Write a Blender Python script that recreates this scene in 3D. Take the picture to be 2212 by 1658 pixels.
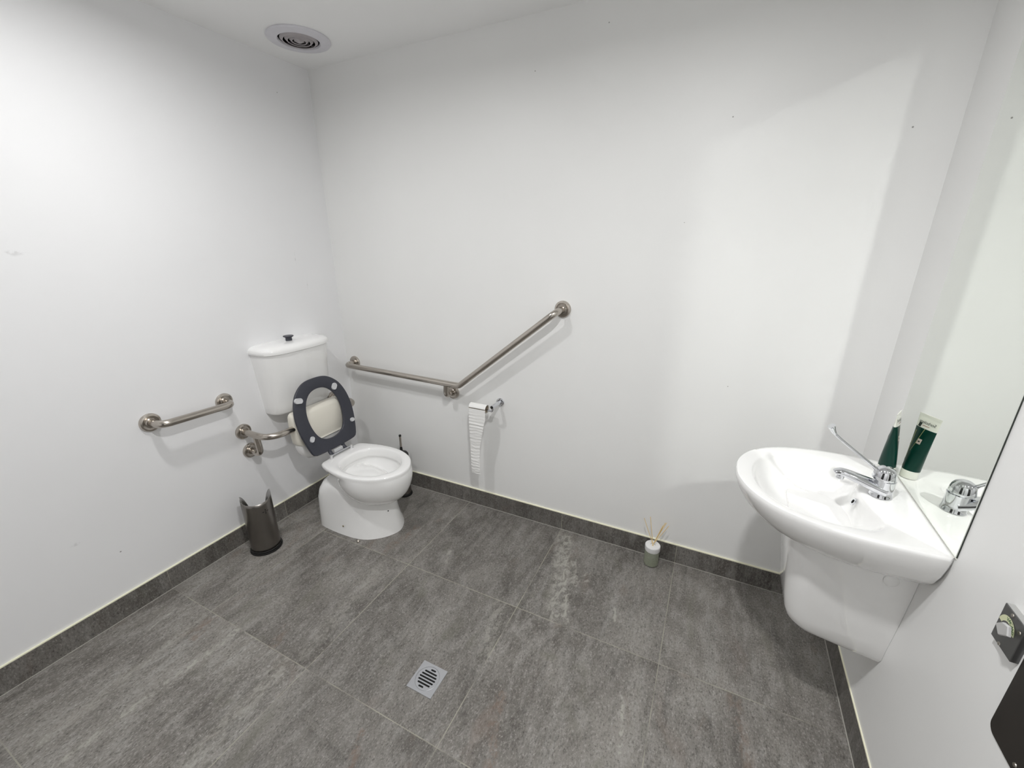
import bpy, bmesh, math, random
from mathutils import Vector, Matrix
random.seed(7)
pi = math.pi
for o in list(bpy.data.objects):
    bpy.data.objects.remove(o)
scene = bpy.context.scene
C = scene.collection

# ------------------------------------------------------------------ camera
CAM = Vector((2.105, -1.8806, 1.5267))
YAW, PITCH, ROLL, FPX = -0.4519, 0.3271, -0.0035, 899.04
fw = Vector((math.sin(YAW)*math.cos(PITCH), math.cos(YAW)*math.cos(PITCH), -math.sin(PITCH)))
r0 = Vector((math.cos(YAW), -math.sin(YAW), 0)); u0 = r0.cross(fw)
rt = math.cos(ROLL)*r0 + math.sin(ROLL)*u0
up = -math.sin(ROLL)*r0 + math.cos(ROLL)*u0
cd = bpy.data.cameras.new('camera'); cam = bpy.data.objects.new('camera', cd); C.objects.link(cam)
cd.sensor_fit = 'HORIZONTAL'; cd.sensor_width = 36.0; cd.lens = FPX/2212*36.0
cd.clip_start = 0.02
m = Matrix((rt, up, -fw)).transposed().to_4x4(); m.translation = CAM
cam.matrix_world = m
scene.camera = cam

# ------------------------------------------------------------------ view, world, lights
vs = scene.view_settings
vs.view_transform = 'Standard'; vs.look = 'None'; vs.gamma = 1.0; vs.use_curve_mapping = False
vs.exposure = 0.22
wd = bpy.data.worlds.new('world'); scene.world = wd; wd.use_nodes = True
wd.node_tree.nodes['Background'].inputs[0].default_value = (0.6, 0.65, 0.7, 1)
wd.node_tree.nodes['Background'].inputs[1].default_value = 0.0
try:
    scene.cycles.use_adaptive_sampling = True; scene.cycles.adaptive_threshold = 0.05; scene.cycles.adaptive_min_samples = 20
    scene.cycles.max_bounces = 8; scene.cycles.diffuse_bounces = 6; scene.cycles.glossy_bounces = 6
    scene.cycles.transmission_bounces = 8
    scene.cycles.caustics_reflective = True; scene.cycles.blur_glossy = 0.0
    scene.cycles.sample_clamp_indirect = 12.0
    scene.cycles.use_guiding = True
except Exception:
    pass
H = 2.394; W = 2.695; RA = 0.0167
LIGHTS = [((0.70, -1.20), 8.0), ((1.98, -1.42), 18.0)]
for (lx, ly), pw in LIGHTS:
    ld = bpy.data.lights.new('downlight_lamp', 'AREA'); ld.shape = 'DISK'; ld.size = 0.10; ld.spread = math.radians(170)
    ld.energy = pw; ld.color = (1.0, 1.0, 0.995)
    lo = bpy.data.objects.new('downlight_lamp', ld); C.objects.link(lo); lo.location = (lx, ly, H-0.008)

# ------------------------------------------------------------------ helpers
def rw(P, off=0.0):
    """a point given against an unrotated right wall plane, swung with the wall about the corner"""
    x, y, z = P
    dx = x - W
    return Vector((W + dx*math.cos(RA) + y*math.sin(RA), -dx*math.sin(RA) + y*math.cos(RA), z))
def wallx(y):
    return W + math.tan(RA)*y

def tag(o, label, cat, group=None):
    o['label'] = label; o['category'] = cat
    if group: o['group'] = group
    return o
def thing(name, label, cat, loc, group=None):
    o = bpy.data.objects.new(name, None); C.objects.link(o); o.location = loc
    o.empty_display_size = 0.05
    return tag(o, label, cat, group)
def base_of(parent):
    v = Vector((0, 0, 0))
    while parent is not None:
        v += parent.location; parent = parent.parent
    return v
def obj(name, verts, faces, mat, parent=None, smooth=True, angle=35, label=None, mats=None, fm=None, bevel=None):
    b = base_of(parent)
    me = bpy.data.meshes.new(name)
    me.from_pydata([tuple(Vector(v)-b) for v in verts], [], faces)
    for mm in (mats or [mat]): me.materials.append(mm)
    if fm:
        for i, k in enumerate(fm): me.polygons[i].material_index = k
    bm = bmesh.new(); bm.from_mesh(me)
    bmesh.ops.remove_doubles(bm, verts=bm.verts, dist=1e-6)
    bmesh.ops.recalc_face_normals(bm, faces=bm.faces)
    bm.to_mesh(me); bm.free()
    me.update()
    if smooth:
        me.polygons.foreach_set('use_smooth', [True]*len(me.polygons))
        try: me.set_sharp_from_angle(angle=math.radians(angle))
        except Exception: pass
    o = bpy.data.objects.new(name, me); C.objects.link(o)
    if parent: o.parent = parent
    if label: o['label'] = label
    if bevel:
        md = o.modifiers.new('bevel', 'BEVEL'); md.width = bevel; md.segments = 3
        md.limit_method = 'ANGLE'; md.angle_limit = math.radians(40)
        md.harden_normals = False
    return o
def merge(*parts):
    V, F = [], []
    for v, f in parts:
        n = len(V); V += list(v); F += [tuple(i+n for i in q) for q in f]
    return V, F
def box(x0, x1, y0, y1, z0, z1):
    v = [(x, y, z) for x in (x0, x1) for y in (y0, y1) for z in (z0, z1)]
    f = [(0,1,3,2), (4,6,7,5), (0,4,5,1), (2,3,7,6), (0,2,6,4), (1,5,7,3)]
    return v, f
def loft(rings, cap0=True, cap1=True, closed=True):
    n = len(rings[0]); V = [tuple(p) for r in rings for p in r]; F = []
    for k in range(len(rings)-1):
        for i in range(n if closed else n-1):
            j = (i+1) % n
            F.append((k*n+i, k*n+j, (k+1)*n+j, (k+1)*n+i))
    if cap0: F.append(tuple(range(n)))
    if cap1: F.append(tuple(range((len(rings)-1)*n, len(rings)*n)))
    return V, F
def frame(ax):
    ax = Vector(ax).normalized()
    t = Vector((0, 0, 1)) if abs(ax.z) < 0.9 else Vector((1, 0, 0))
    e1 = t.cross(ax).normalized(); e2 = ax.cross(e1)
    return ax, e1, e2
def lathe(profile, origin, axis=(0, 0, 1), n=40, cap0=True, cap1=True):
    ax, e1, e2 = frame(axis); o = Vector(origin); R = []
    for r, h in profile:
        r = max(r, 1e-5)
        R.append([o + ax*h + e1*(r*math.cos(2*pi*i/n)) + e2*(r*math.sin(2*pi*i/n)) for i in range(n)])
    return loft(R, cap0, cap1)
def catmull(P, k=8, closed=False):
    P = [Vector(p) for p in P]; n = len(P); out = []
    rng = range(n if closed else n-1)
    for i in rng:
        if closed: a, b, c, d = P[(i-1) % n], P[i], P[(i+1) % n], P[(i+2) % n]
        else: a, b, c, d = P[max(i-1, 0)], P[i], P[i+1], P[min(i+2, n-1)]
        for j in range(k):
            t = j/k
            out.append(0.5*((2*b)+(c-a)*t+(2*a-5*b+4*c-d)*t*t+(3*b-a-3*c+d)*t**3))
    if not closed: out.append(P[-1])
    return out
def sweep(path, rad, n=20, flat=1.0, upv=None, cap=True):
    path = [Vector(p) for p in path]; R = []
    m_ = len(path); rr = rad if isinstance(rad, (list, tuple)) else [rad]*m_
    prev = None
    for i, p in enumerate(path):
        t = (path[min(i+1, m_-1)] - path[max(i-1, 0)]).normalized()
        if prev is None:
            q = Vector(upv) if upv else (Vector((0, 0, 1)) if abs(t.z) < 0.9 else Vector((1, 0, 0)))
            e1 = (q - t*q.dot(t)).normalized()
        else:
            e1 = (prev - t*prev.dot(t)).normalized()
        prev = e1; e2 = t.cross(e1)
        r = rr[i]; ra, rb = (r if isinstance(r, tuple) else (r, r*flat))
        R.append([p + e1*(ra*math.cos(2*pi*j/n)) + e2*(rb*math.sin(2*pi*j/n)) for j in range(n)])
    return loft(R, cap, cap)
def arc_path(pts, rad, k=8):
    """polyline with rounded corners"""
    pts = [Vector(p) for p in pts]; out = [pts[0]]
    for i in range(1, len(pts)-1):
        a, b, c = pts[i-1], pts[i], pts[i+1]
        d1 = (a-b); d2 = (c-b); r = rad if not isinstance(rad, list) else rad[i-1]
        th = d1.angle(d2); L = min(r/math.tan(th/2), d1.length*0.49, d2.length*0.49)
        p1 = b + d1.normalized()*L; p2 = b + d2.normalized()*L
        for j in range(k+1):
            t = j/k; out.append(p1*(1-t)**2 + b*2*t*(1-t) + p2*t*t)
    out.append(pts[-1])
    return out
def resample(loop, n):
    """closed loop of Vectors resampled to n points by arc length"""
    L = [0]
    for i in range(len(loop)):
        L.append(L[-1] + (loop[(i+1) % len(loop)]-loop[i]).length)
    out = []; j = 0
    for i in range(n):
        s = L[-1]*i/n
        while L[j+1] < s: j += 1
        t = (s-L[j])/max(L[j+1]-L[j], 1e-9)
        out.append(loop[j].lerp(loop[(j+1) % len(loop)], t))
    return out
def by_angle(loop, c, n):
    """closed star-shaped 2-D loop sampled at n even angles about c"""
    loop = [Vector((p[0]-c[0], p[1]-c[1])) for p in loop]; m_ = len(loop); out = []
    for i in range(n):
        a = 2*pi*i/n; d = Vector((math.cos(a), math.sin(a))); best = 0
        for j in range(m_):
            p, q = loop[j], loop[(j+1) % m_]; e = q-p
            den = d.x*e.y - d.y*e.x
            if abs(den) < 1e-12: continue
            t = (p.x*e.y - p.y*e.x)/den; s = (p.x*d.y - p.y*d.x)/den
            if t > 0 and -1e-6 <= s <= 1+1e-6: best = max(best, t)
        out.append(Vector((c[0]+d.x*best, c[1]+d.y*best)))
    return out
def sym(half, y0, k=6):
    """smooth closed outline from a half outline [(x, halfwidth)...] first and last on the axis"""
    pts = [(x, y0-w, 0) for x, w in half] + [(x, y0+w, 0) for x, w in half[-2:0:-1]]
    return [Vector((p.x, p.y)) for p in catmull(pts, k, closed=True)]

# ------------------------------------------------------------------ materials
def mat(name, col, rough=0.5, metal=0.0, coat=0.0, spec=0.5, trans=0.0, ior=1.45, emit=None, bump=None, vary=None, sss=0.0, aniso=None):
    m_ = bpy.data.materials.new(name); m_.use_nodes = True
    nt = m_.node_tree; b = nt.nodes['Principled BSDF']
    b.inputs['Base Color'].default_value = (*col, 1); b.inputs['Roughness'].default_value = rough
    b.inputs['Metallic'].default_value = metal; b.inputs['Coat Weight'].default_value = coat
    b.inputs['Coat Roughness'].default_value = 0.03
    b.inputs['Specular IOR Level'].default_value = spec
    b.inputs['Transmission Weight'].default_value = trans; b.inputs['IOR'].default_value = ior
    if emit:
        b.inputs['Emission Color'].default_value = (*emit[0], 1); b.inputs['Emission Strength'].default_value = emit[1]
    tc = nt.nodes.new('ShaderNodeTexCoord')
    if vary:                                              # (scale, amount) soft tonal variation
        nz = nt.nodes.new('ShaderNodeTexNoise'); nz.inputs['Scale'].default_value = vary[0]; nz.inputs['Detail'].default_value = 4
        mp = nt.nodes.new('ShaderNodeMapRange'); mp.inputs['To Min'].default_value = 1-vary[1]; mp.inputs['To Max'].default_value = 1+vary[1]
        mx = nt.nodes.new('ShaderNodeVectorMath'); mx.operation = 'SCALE'; mx.inputs[0].default_value = col
        nt.links.new(tc.outputs['Object'], nz.inputs['Vector']); nt.links.new(nz.outputs['Fac'], mp.inputs['Value'])
        nt.links.new(mp.outputs[0], mx.inputs['Scale']); nt.links.new(mx.outputs[0], b.inputs['Base Color'])
    if bump:                                              # (scale vector, strength, distance)
        mpp = nt.nodes.new('ShaderNodeMapping'); mpp.inputs['Scale'].default_value = bump[0]
        nz = nt.nodes.new('ShaderNodeTexNoise'); nz.inputs['Scale'].default_value = 1.0; nz.inputs['Detail'].default_value = 3
        bp = nt.nodes.new('ShaderNodeBump'); bp.inputs['Strength'].default_value = bump[1]; bp.inputs['Distance'].default_value = bump[2]
        nt.links.new(tc.outputs['Object'], mpp.inputs[0]); nt.links.new(mpp.outputs[0], nz.inputs['Vector'])
        nt.links.new(nz.outputs['Fac'], bp.inputs['Height']); nt.links.new(bp.outputs[0], b.inputs['Normal'])
    return m_
class N:
    """tiny node-graph writer for scalar maths"""
    def __init__(s, nt): s.nt = nt
    def _set(s, sock, v):
        if hasattr(v, 'is_output') or hasattr(v, 'links'): s.nt.links.new(v, sock)
        else: sock.default_value = v
    def m(s, op, a, b=0.0, c=None):
        n = s.nt.nodes.new('ShaderNodeMath'); n.operation = op
        s._set(n.inputs[0], a); s._set(n.inputs[1], b)
        if c is not None: s._set(n.inputs[2], c)
        return n.outputs[0]
    def sm(s, v, a, b, lo=0.0, hi=1.0):
        n = s.nt.nodes.new('ShaderNodeMapRange'); n.interpolation_type = 'SMOOTHSTEP'
        s._set(n.inputs['Value'], v); n.inputs['From Min'].default_value = a; n.inputs['From Max'].default_value = b
        n.inputs['To Min'].default_value = lo; n.inputs['To Max'].default_value = hi
        return n.outputs[0]
    def xyz(s, x, y, z):
        n = s.nt.nodes.new('ShaderNodeCombineXYZ')
        for i, v in enumerate((x, y, z)): s._set(n.inputs[i], v)
        return n.outputs[0]
    def noise(s, vec, scale=1.0, detail=4, rough=0.55, dist=0.0):
        n = s.nt.nodes.new('ShaderNodeTexNoise'); s.nt.links.new(vec, n.inputs['Vector'])
        n.inputs['Scale'].default_value = scale; n.inputs['Detail'].default_value = detail
        n.inputs['Roughness'].default_value = rough; n.inputs['Distortion'].default_value = dist
        return n.outputs['Fac']
    def mix(s, f, a, b):
        n = s.nt.nodes.new('ShaderNodeMix'); n.data_type = 'RGBA'
        s._set(n.inputs[0], f)
        for sock, v in ((n.inputs[6], a), (n.inputs[7], b)):
            if isinstance(v, tuple): sock.default_value = (*v, 1)
            else: s.nt.links.new(v, sock)
        return n.outputs[2]
    def pos(s):
        g = s.nt.nodes.new('ShaderNodeNewGeometry'); x = s.nt.nodes.new('ShaderNodeSeparateXYZ')
        s.nt.links.new(g.outputs['Position'], x.inputs[0]); return x.outputs

STREAKS = [  # pale mineral streaks lying in the tiles: ends, half-width, strength
    ((1.53, -0.03), (1.67, -0.56), 0.065, 0.75), ((1.545, -0.03), (1.715, -0.57), 0.020, 0.8), ((1.63, -0.20), (1.69, -0.36), 0.020, 0.7),
    ((1.655, -0.33), (1.73, -0.26), 0.012, 0.8), ((1.67, -0.36), (1.75, -0.30), 0.012, 0.7),
    ((1.88, -0.38), (1.90, -0.47), 0.014, 0.9), ((1.03, -0.42), (1.06, -0.50), 0.013, 0.8),
    ((2.00, -0.77), (2.03, -0.95), 0.010, 0.9), ((0.16, -1.36), (0.14, -1.24), 0.006, 0.7),
    ((0.50, -1.20), (0.46, -1.79), 0.020, 0.75), ((0.30, -1.20), (0.34, -1.78), 0.030, 0.35),
    ((0.80, -1.21), (0.86, -1.78), 0.060, 0.40), ((0.78, -0.62), (0.84, -1.15), 0.045, 0.30),
    ((1.42, -0.60), (1.48, -0.85), 0.045, 0.50),
]
DARKS = [((1.47, -0.93), (1.53, -1.08), 0.030, 0.5), ((1.10, -1.33), (1.34, -1.36), 0.022, 0.45), ((0.72, -0.28), (0.80, -0.32), 0.018, 0.4)]
RUSTS = [((0.76, -0.33), (0.72, -0.58), 0.03, 0.5), ((1.60, -0.95), (1.74, -1.35), 0.03, 0.5), ((2.35, -0.6), (2.42, -0.95), 0.03, 0.4),
         ((1.25, -1.26), (1.33, -1.44), 0.02, 0.6), ((0.33, -1.22), (0.38, -1.30), 0.03, 0.5), ((0.66, -1.10), (0.70, -1.18), 0.03, 0.4)]
def stone(name, axis, dark=1.0):
    """grey stone-look porcelain tile with grout on a 0.6 m grid; axis 'floor', 'x' or 'y' (skirting)"""
    m_ = bpy.data.materials.new(name); m_.use_nodes = True; nt = m_.node_tree; g = N(nt)
    b = nt.nodes['Principled BSDF']; X, Y, Z = g.pos()
    ux = g.m('DIVIDE', g.m('SUBTRACT', X, 0.298), 0.6); uy = g.m('DIVIDE', g.m('ADD', Y, 1.19), 0.6)
    if axis == 'x': uy = g.m('ADD', g.m('MULTIPLY', Z, 0.0), 0.5)
    if axis == 'y': ux = g.m('ADD', g.m('MULTIPLY', Z, 0.0), 0.5)
    fx, fy = g.m('FLOOR', ux), g.m('FLOOR', uy)
    ex = g.m('ABSOLUTE', g.m('SUBTRACT', g.m('FRACT', ux), 0.5)); ey = g.m('ABSOLUTE', g.m('SUBTRACT', g.m('FRACT', uy), 0.5))
    if axis == 'floor':                       # the wide tile by the left wall near the camera is uncut
        near = g.m('LESS_THAN', Y, -1.19); fx = g.m('MAXIMUM', fx, g.m('SUBTRACT', near, 1.0))
        ex = g.m('MULTIPLY', ex, g.m('SUBTRACT', 1.0, g.m('MULTIPLY', near, g.m('LESS_THAN', X, 0.5))))
    grout = g.m('GREATER_THAN', g.m('MAXIMUM', ex, ey), 0.5-0.0017/0.6)
    wn = nt.nodes.new('ShaderNodeTexWhiteNoise'); wn.noise_dimensions = '3D'
    nt.links.new(g.xyz(fx, fy, 3.0), wn.inputs['Vector']); rnd = wn.outputs['Value']
    off = g.m('MULTIPLY', rnd, 37.0)
    if axis == 'floor': P, Q, sx, sy = X, Y, 1.0, 0.42
    elif axis == 'x': P, Q, sx, sy = X, Z, 1.0, 0.5
    else: P, Q, sx, sy = Y, Z, 1.0, 0.5
    if axis == 'floor': sy = 0.62
    def v(sc, st=1.0): return g.xyz(g.m('MULTIPLY', P, sc*sx), g.m('MULTIPLY', Q, sc*sy*st), off)
    big = g.noise(v(5.0), 1, 5, 0.6, 0.6); mid = g.noise(v(26.0, 0.6), 1, 6, 0.62, 0.3)
    fine = g.noise(v(190.0, 1.0), 1, 3, 0.75); grain = g.noise(v(120.0, 0.7), 1, 4, 0.7, 0.5)
    hue = g.noise(v(7.0, 0.8), 1, 3, 0.5, 1.0); lng = g.noise(v(16.0, 0.16), 1, 5, 0.65, 0.4)
    c = g.mix(g.sm(big, 0.25, 0.75), (0.102, 0.093, 0.083), (0.225, 0.212, 0.194))
    c = g.mix(g.m('MULTIPLY', g.sm(lng, 0.56, 0.68), 0.45), c, (0.245, 0.238, 0.225))
    c = g.mix(g.m('MULTIPLY', g.sm(lng, 0.44, 0.34), 0.45), c, (0.072, 0.066, 0.060))
    c = g.mix(g.m('MULTIPLY', g.sm(mid, 0.42, 0.70), 0.55), c, (0.290, 0.279, 0.262))
    c = g.mix(g.m('MULTIPLY', g.sm(grain, 0.50, 0.74), 0.55), c, (0.060, 0.056, 0.051))
    c = g.mix(g.m('MULTIPLY', g.sm(fine, 0.52, 0.72), 0.60), c, (0.40, 0.385, 0.36))
    c = g.mix(g.m('MULTIPLY', g.sm(fine, 0.46, 0.30), 0.72), c, (0.030, 0.027, 0.024))
    c = g.mix(g.m('MULTIPLY', g.sm(hue, 0.60, 0.75), 0.35), c, (0.165, 0.122, 0.098))
    c = g.mix(g.m('MULTIPLY', g.sm(hue, 0.38, 0.28), 0.30), c, (0.135, 0.132, 0.102))
    if axis == 'floor':
        rag = g.noise(g.xyz(X, g.m('MULTIPLY', Y, 0.6), 0.0), 46.0, 8, 0.72, 0.6); wob = g.m('MULTIPLY', g.m('SUBTRACT', g.noise(g.xyz(X, Y, 2.0), 11.0, 4, 0.6), 0.5), 0.05)
        def seg(a, bb):
            ax_, ay_ = a; dx, dy = bb[0]-ax_, bb[1]-ay_; L = math.hypot(dx, dy); dx /= L; dy /= L
            px = g.m('SUBTRACT', X, ax_); py = g.m('SUBTRACT', Y, ay_)
            t = g.m('ADD', g.m('MULTIPLY', px, dx), g.m('MULTIPLY', py, dy))
            d = g.m('ABSOLUTE', g.m('ADD', g.m('SUBTRACT', g.m('MULTIPLY', px, dy), g.m('MULTIPLY', py, dx)), wob))
            end = g.m('MAXIMUM', g.m('SUBTRACT', 0.0, t), g.m('SUBTRACT', t, L))
            return g.m('ADD', d, g.m('MAXIMUM', end, 0.0))
        for lst, col in ((STREAKS, (0.34, 0.33, 0.295)), (DARKS, (0.055, 0.051, 0.045)), (RUSTS, (0.17, 0.118, 0.090))):
            for a, bb, w, s_ in lst:
                k = g.m('MULTIPLY', g.sm(seg(a, bb), w, w*0.25), g.sm(rag, 0.44, 0.58))
                c = g.mix(g.m('MULTIPLY', k, s_), c, col)
    tone = g.m('ADD', g.m('MULTIPLY', rnd, 0.26), 0.93*dark)
    vm = nt.nodes.new('ShaderNodeVectorMath'); vm.operation = 'SCALE'; nt.links.new(c, vm.inputs[0]); nt.links.new(tone, vm.inputs['Scale'])
    gcol = (0.33, 0.32, 0.26)
    out = g.mix(g.m('MULTIPLY', grout, g.sm(g.noise(g.xyz(X, Y, Z), 6.0, 3), 0.35, 0.60, 0.15, 0.85)), vm.outputs[0], gcol)
    nt.links.new(out, b.inputs['Base Color'])
    b.inputs['Roughness'].default_value = 0.55; b.inputs['Specular IOR Level'].default_value = 0.4
    h = g.m('ADD', g.m('MULTIPLY', fine, 0.5), g.m('MULTIPLY', mid, 1.0)); h = g.m('SUBTRACT', h, g.m('MULTIPLY', grout, 0.8))
    bp = nt.nodes.new('ShaderNodeBump'); bp.inputs['Strength'].default_value = 0.35; bp.inputs['Distance'].default_value = 0.0015
    nt.links.new(h, bp.inputs['Height']); nt.links.new(bp.outputs[0], b.inputs['Normal'])
    return m_
def paint(name, col, spots=(), axes='xz', scuffs=()):
    """washable wall paint with faint roller texture and a few specks of dirt"""
    m_ = bpy.data.materials.new(name); m_.use_nodes = True; nt = m_.node_tree; g = N(nt)
    b = nt.nodes['Principled BSDF']; X, Y, Z = g.pos(); P = X if axes[0] == 'x' else Y; Q = Z
    nz = g.noise(g.xyz(X, Y, Z), 1.3, 3, 0.5); k = g.sm(nz, 0.3, 0.7, 0.985, 1.015)
    vm = nt.nodes.new('ShaderNodeVectorMath'); vm.operation = 'SCALE'; vm.inputs[0].default_value = col; nt.links.new(k, vm.inputs['Scale'])
    c = vm.outputs[0]
    for (a, z, r) in spots:
        d = g.m('SQRT', g.m('ADD', g.m('POWER', g.m('SUBTRACT', P, a), 2.0), g.m('POWER', g.m('SUBTRACT', Q, z), 2.0)))
        c = g.mix(g.sm(d, r, r*0.4, 0.0, 0.75), c, (0.12, 0.11, 0.10))
    for (a, z, w, h) in scuffs:
        d = g.m('ADD', g.m('ABSOLUTE', g.m('DIVIDE', g.m('SUBTRACT', P, a), w)), g.m('ABSOLUTE', g.m('DIVIDE', g.m('SUBTRACT', Q, z), h)))
        rg = g.noise(g.xyz(P, Q, 0.0), 60.0, 4, 0.6)
        c = g.mix(g.m('MULTIPLY', g.sm(d, 1.0, 0.2, 0.0, 0.28), g.sm(rg, 0.42, 0.6)), c, (0.35, 0.34, 0.34))
    nt.links.new(c, b.inputs['Base Color']); b.inputs['Roughness'].default_value = 0.42; b.inputs['Specular IOR Level'].default_value = 0.35
    bp = nt.nodes.new('ShaderNodeBump'); bp.inputs['Strength'].default_value = 0.05; bp.inputs['Distance'].default_value = 0.001
    nt.links.new(g.noise(g.xyz(X, Y, Z), 260.0, 2), bp.inputs['Height']); nt.links.new(bp.outputs[0], b.inputs['Normal'])
    return m_

WALLC = (0.82, 0.82, 0.812)
M_back = paint('wall_paint_back', WALLC, axes='x', spots=[(2.585, 1.865, 0.0035), (2.07, 1.95, 0.003), (1.30, 2.20, 0.003), (1.60, 2.31, 0.003), (2.2, 0.95, 0.0025), (1.95, 1.6, 0.002)])
M_left = paint('wall_paint_left', (0.82, 0.82, 0.83), axes='y', spots=[(-0.20, 2.24, 0.003), (-1.31, 0.30, 0.004)],
               scuffs=[(-1.45, 1.42, 0.10, 0.02), (-1.30, 1.50, 0.05, 0.015), (-0.25, 1.45, 0.006, 0.05), (-0.2, 1.3, 0.006, 0.04), (-1.42, 0.42, 0.03, 0.01)])
M_right = paint('wall_paint_right', WALLC, axes='y', spots=[(-0.45, 0.255, 0.004)])
M_ceil = paint('ceiling_paint', (0.90, 0.90, 0.898), axes='x')
M_floor = stone('floor_stone_tile', 'floor'); M_skx = stone('skirting_tile_back', 'x', 0.74); M_sky = stone('skirting_tile_side', 'y', 0.72)
M_caulk = mat('cream_sealant', (0.86, 0.84, 0.66), 0.5, vary=(30, 0.05))
M_cer = mat('white_vitreous_china', (0.87, 0.867, 0.86), 0.09, coat=0.6, spec=0.5, vary=(4, 0.006))
M_cer_in = M_cer
M_cream = mat('cream_plastic', (0.74, 0.71, 0.63), 0.28, vary=(6, 0.02))
M_char = mat('charcoal_plastic', (0.040, 0.042, 0.055), 0.38, vary=(20, 0.08))
M_black = mat('black_rubber', (0.008, 0.008, 0.008), 0.45, vary=(40, 0.1))
M_steel = mat('brushed_nickel_steel', (0.50, 0.46, 0.415), 0.24, 1.0, bump=((60, 60, 60), 0.04, 0.001), vary=(12, 0.06))
M_dsteel = mat('dark_brushed_steel', (0.23, 0.215, 0.20), 0.30, 1.0, bump=((300, 300, 6), 0.06, 0.001), vary=(10, 0.08))
M_dsteel_in = mat('bright_inner_steel', (0.55, 0.54, 0.53), 0.28, 1.0, vary=(10, 0.05))
M_chrome = mat('chrome', (0.72, 0.73, 0.76), 0.05, 1.0, vary=(10, 0.02))
M_satin = mat('satin_chrome', (0.60, 0.61, 0.64), 0.32, 1.0, vary=(30, 0.04))
M_white = mat('white_plastic', (0.80, 0.80, 0.80), 0.35, vary=(20, 0.02))
M_greyp = mat('pale_grey_rubber', (0.58, 0.585, 0.60), 0.5, vary=(20, 0.03))
M_vent = mat('dusty_grey_vent_plastic', (0.68, 0.67, 0.71), 0.5, vary=(25, 0.06))
M_vent_in = mat('dusty_vent_cones', (0.42, 0.39, 0.40), 0.6, vary=(40, 0.1))
M_paper = mat('tissue_paper', (0.84, 0.835, 0.82), 0.9, bump=((260, 260, 420), 0.5, 0.002))
M_mirror = mat('mirror_glass', (0.90, 0.925, 0.885), 0.0, 1.0)
M_medge = mat('mirror_edge', (0.03, 0.035, 0.03), 0.3)
M_lock = mat('grey_lock_metal', (0.17, 0.17, 0.17), 0.38, 0.8, vary=(30, 0.05))
M_lockl = mat('bright_lock_metal', (0.72, 0.72, 0.72), 0.35, 0.6, vary=(30, 0.03))
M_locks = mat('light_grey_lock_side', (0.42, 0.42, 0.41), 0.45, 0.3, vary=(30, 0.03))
M_dial = mat('cream_dial', (0.62, 0.64, 0.42), 0.5, vary=(30, 0.03))
M_green = mat('green_ink', (0.02, 0.10, 0.03), 0.5, vary=(30, 0.03))
M_bronze = mat('dark_bronze_plate', (0.026, 0.022, 0.019), 0.42, 0.2, vary=(14, 0.25))
M_screw = mat('screw_steel', (0.45, 0.42, 0.38), 0.3, 1.0, vary=(50, 0.05))
M_tubeg = mat('dark_green_tube', (0.0012, 0.030, 0.021), 0.30, spec=0.35, vary=(30, 0.15))
M_tubew = mat('off_white_tube', (0.74, 0.74, 0.68), 0.3, coat=0.3, vary=(30, 0.03))
M_leaf = mat('olive_print', (0.20, 0.22, 0.10), 0.4, vary=(60, 0.1))
M_pink = mat('pinkish_label', (0.50, 0.42, 0.38), 0.5, vary=(60, 0.1))
M_ink = mat('black_ink', (0.01, 0.02, 0.015), 0.5)
M_red = mat('red_brown_ink', (0.25, 0.05, 0.04), 0.5)
M_reed = mat('bamboo_reed', (0.80, 0.62, 0.33), 0.6, vary=(50, 0.12))
M_glass = mat('frosted_bottle_glass', (0.72, 0.76, 0.62), 0.22, trans=0.75, ior=1.45, vary=(20, 0.03))
M_oil = mat('pale_green_oil', (0.60, 0.64, 0.40), 0.05, trans=0.8, ior=1.40)
M_hole = mat('dark_hole', (0.004, 0.004, 0.004), 0.9)
M_brass = mat('dull_brass', (0.30, 0.24, 0.10), 0.4, 0.8)

# ------------------------------------------------------------------ the room
def struct(name, V, F, m_, parent=None, smooth=False, bevel=None):
    o = obj(name, V, F, m_, parent, smooth=smooth, bevel=bevel)
    o['kind'] = 'structure'
    return o
YF = -2.42; G = 0.008; T = 0.10
struct('floor', *box(-T, W+T, YF-T, T, -0.08, 0.0), M_floor)
struct('ceiling', *box(-T, W+T, YF-T, T, H, H+0.08), M_ceil)
struct('wall_left', *box(-G-T, -G, YF-T, G+T, 0, H), M_left)
struct('wall_back', *box(-G, W+T, G, G+T, 0, H), M_back)
struct('wall_front', *box(-G, W+T, YF-T, YF, 0, H), M_ceil)
dr = struct('added_door_1', *box(0.95, 1.89, YF, YF+0.035, 0.004, 2.06), mat('added_door_dark_paint', (0.035, 0.033, 0.032), 0.45, vary=(4, 0.1)), bevel=0.002)  # dark door added behind the camera, unseen, to give the chrome dark reflections
obj('added_door_handle', *sweep(arc_path([(1.04, YF+0.035, 1.0), (1.04, YF+0.085, 1.0), (1.16, YF+0.085, 1.0)], 0.015), 0.009, n=14), mat('added_door_handle_steel', (0.5, 0.5, 0.5), 0.25, 1.0), dr)  # invented handle, goes with the added door
def wallbox(x0, x1, y0, y1, z0, z1, near=False):
    V, F = box(x0, x1, y0, y1, z0, z1)
    return [rw(v) for v in V], F
GR = 0.0042
struct('wall_right', *wallbox(W+GR, W+GR+T, YF-0.05, G, 0, H), M_right)
SK = 0.102
def skirting(name, V, F, m_, cv, cf):
    o = struct(name, V, F, m_)
    c = obj('sealant', cv, cf, M_caulk, o, smooth=False, label='cream sealant bead along the top of the skirting tile')
    return o
skirting('baseboard_left', *box(-G, 0, YF, -0.0005, 0, SK), M_sky, *box(-G, -0.0004, YF, -0.0005, SK, SK+0.0045))
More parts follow.
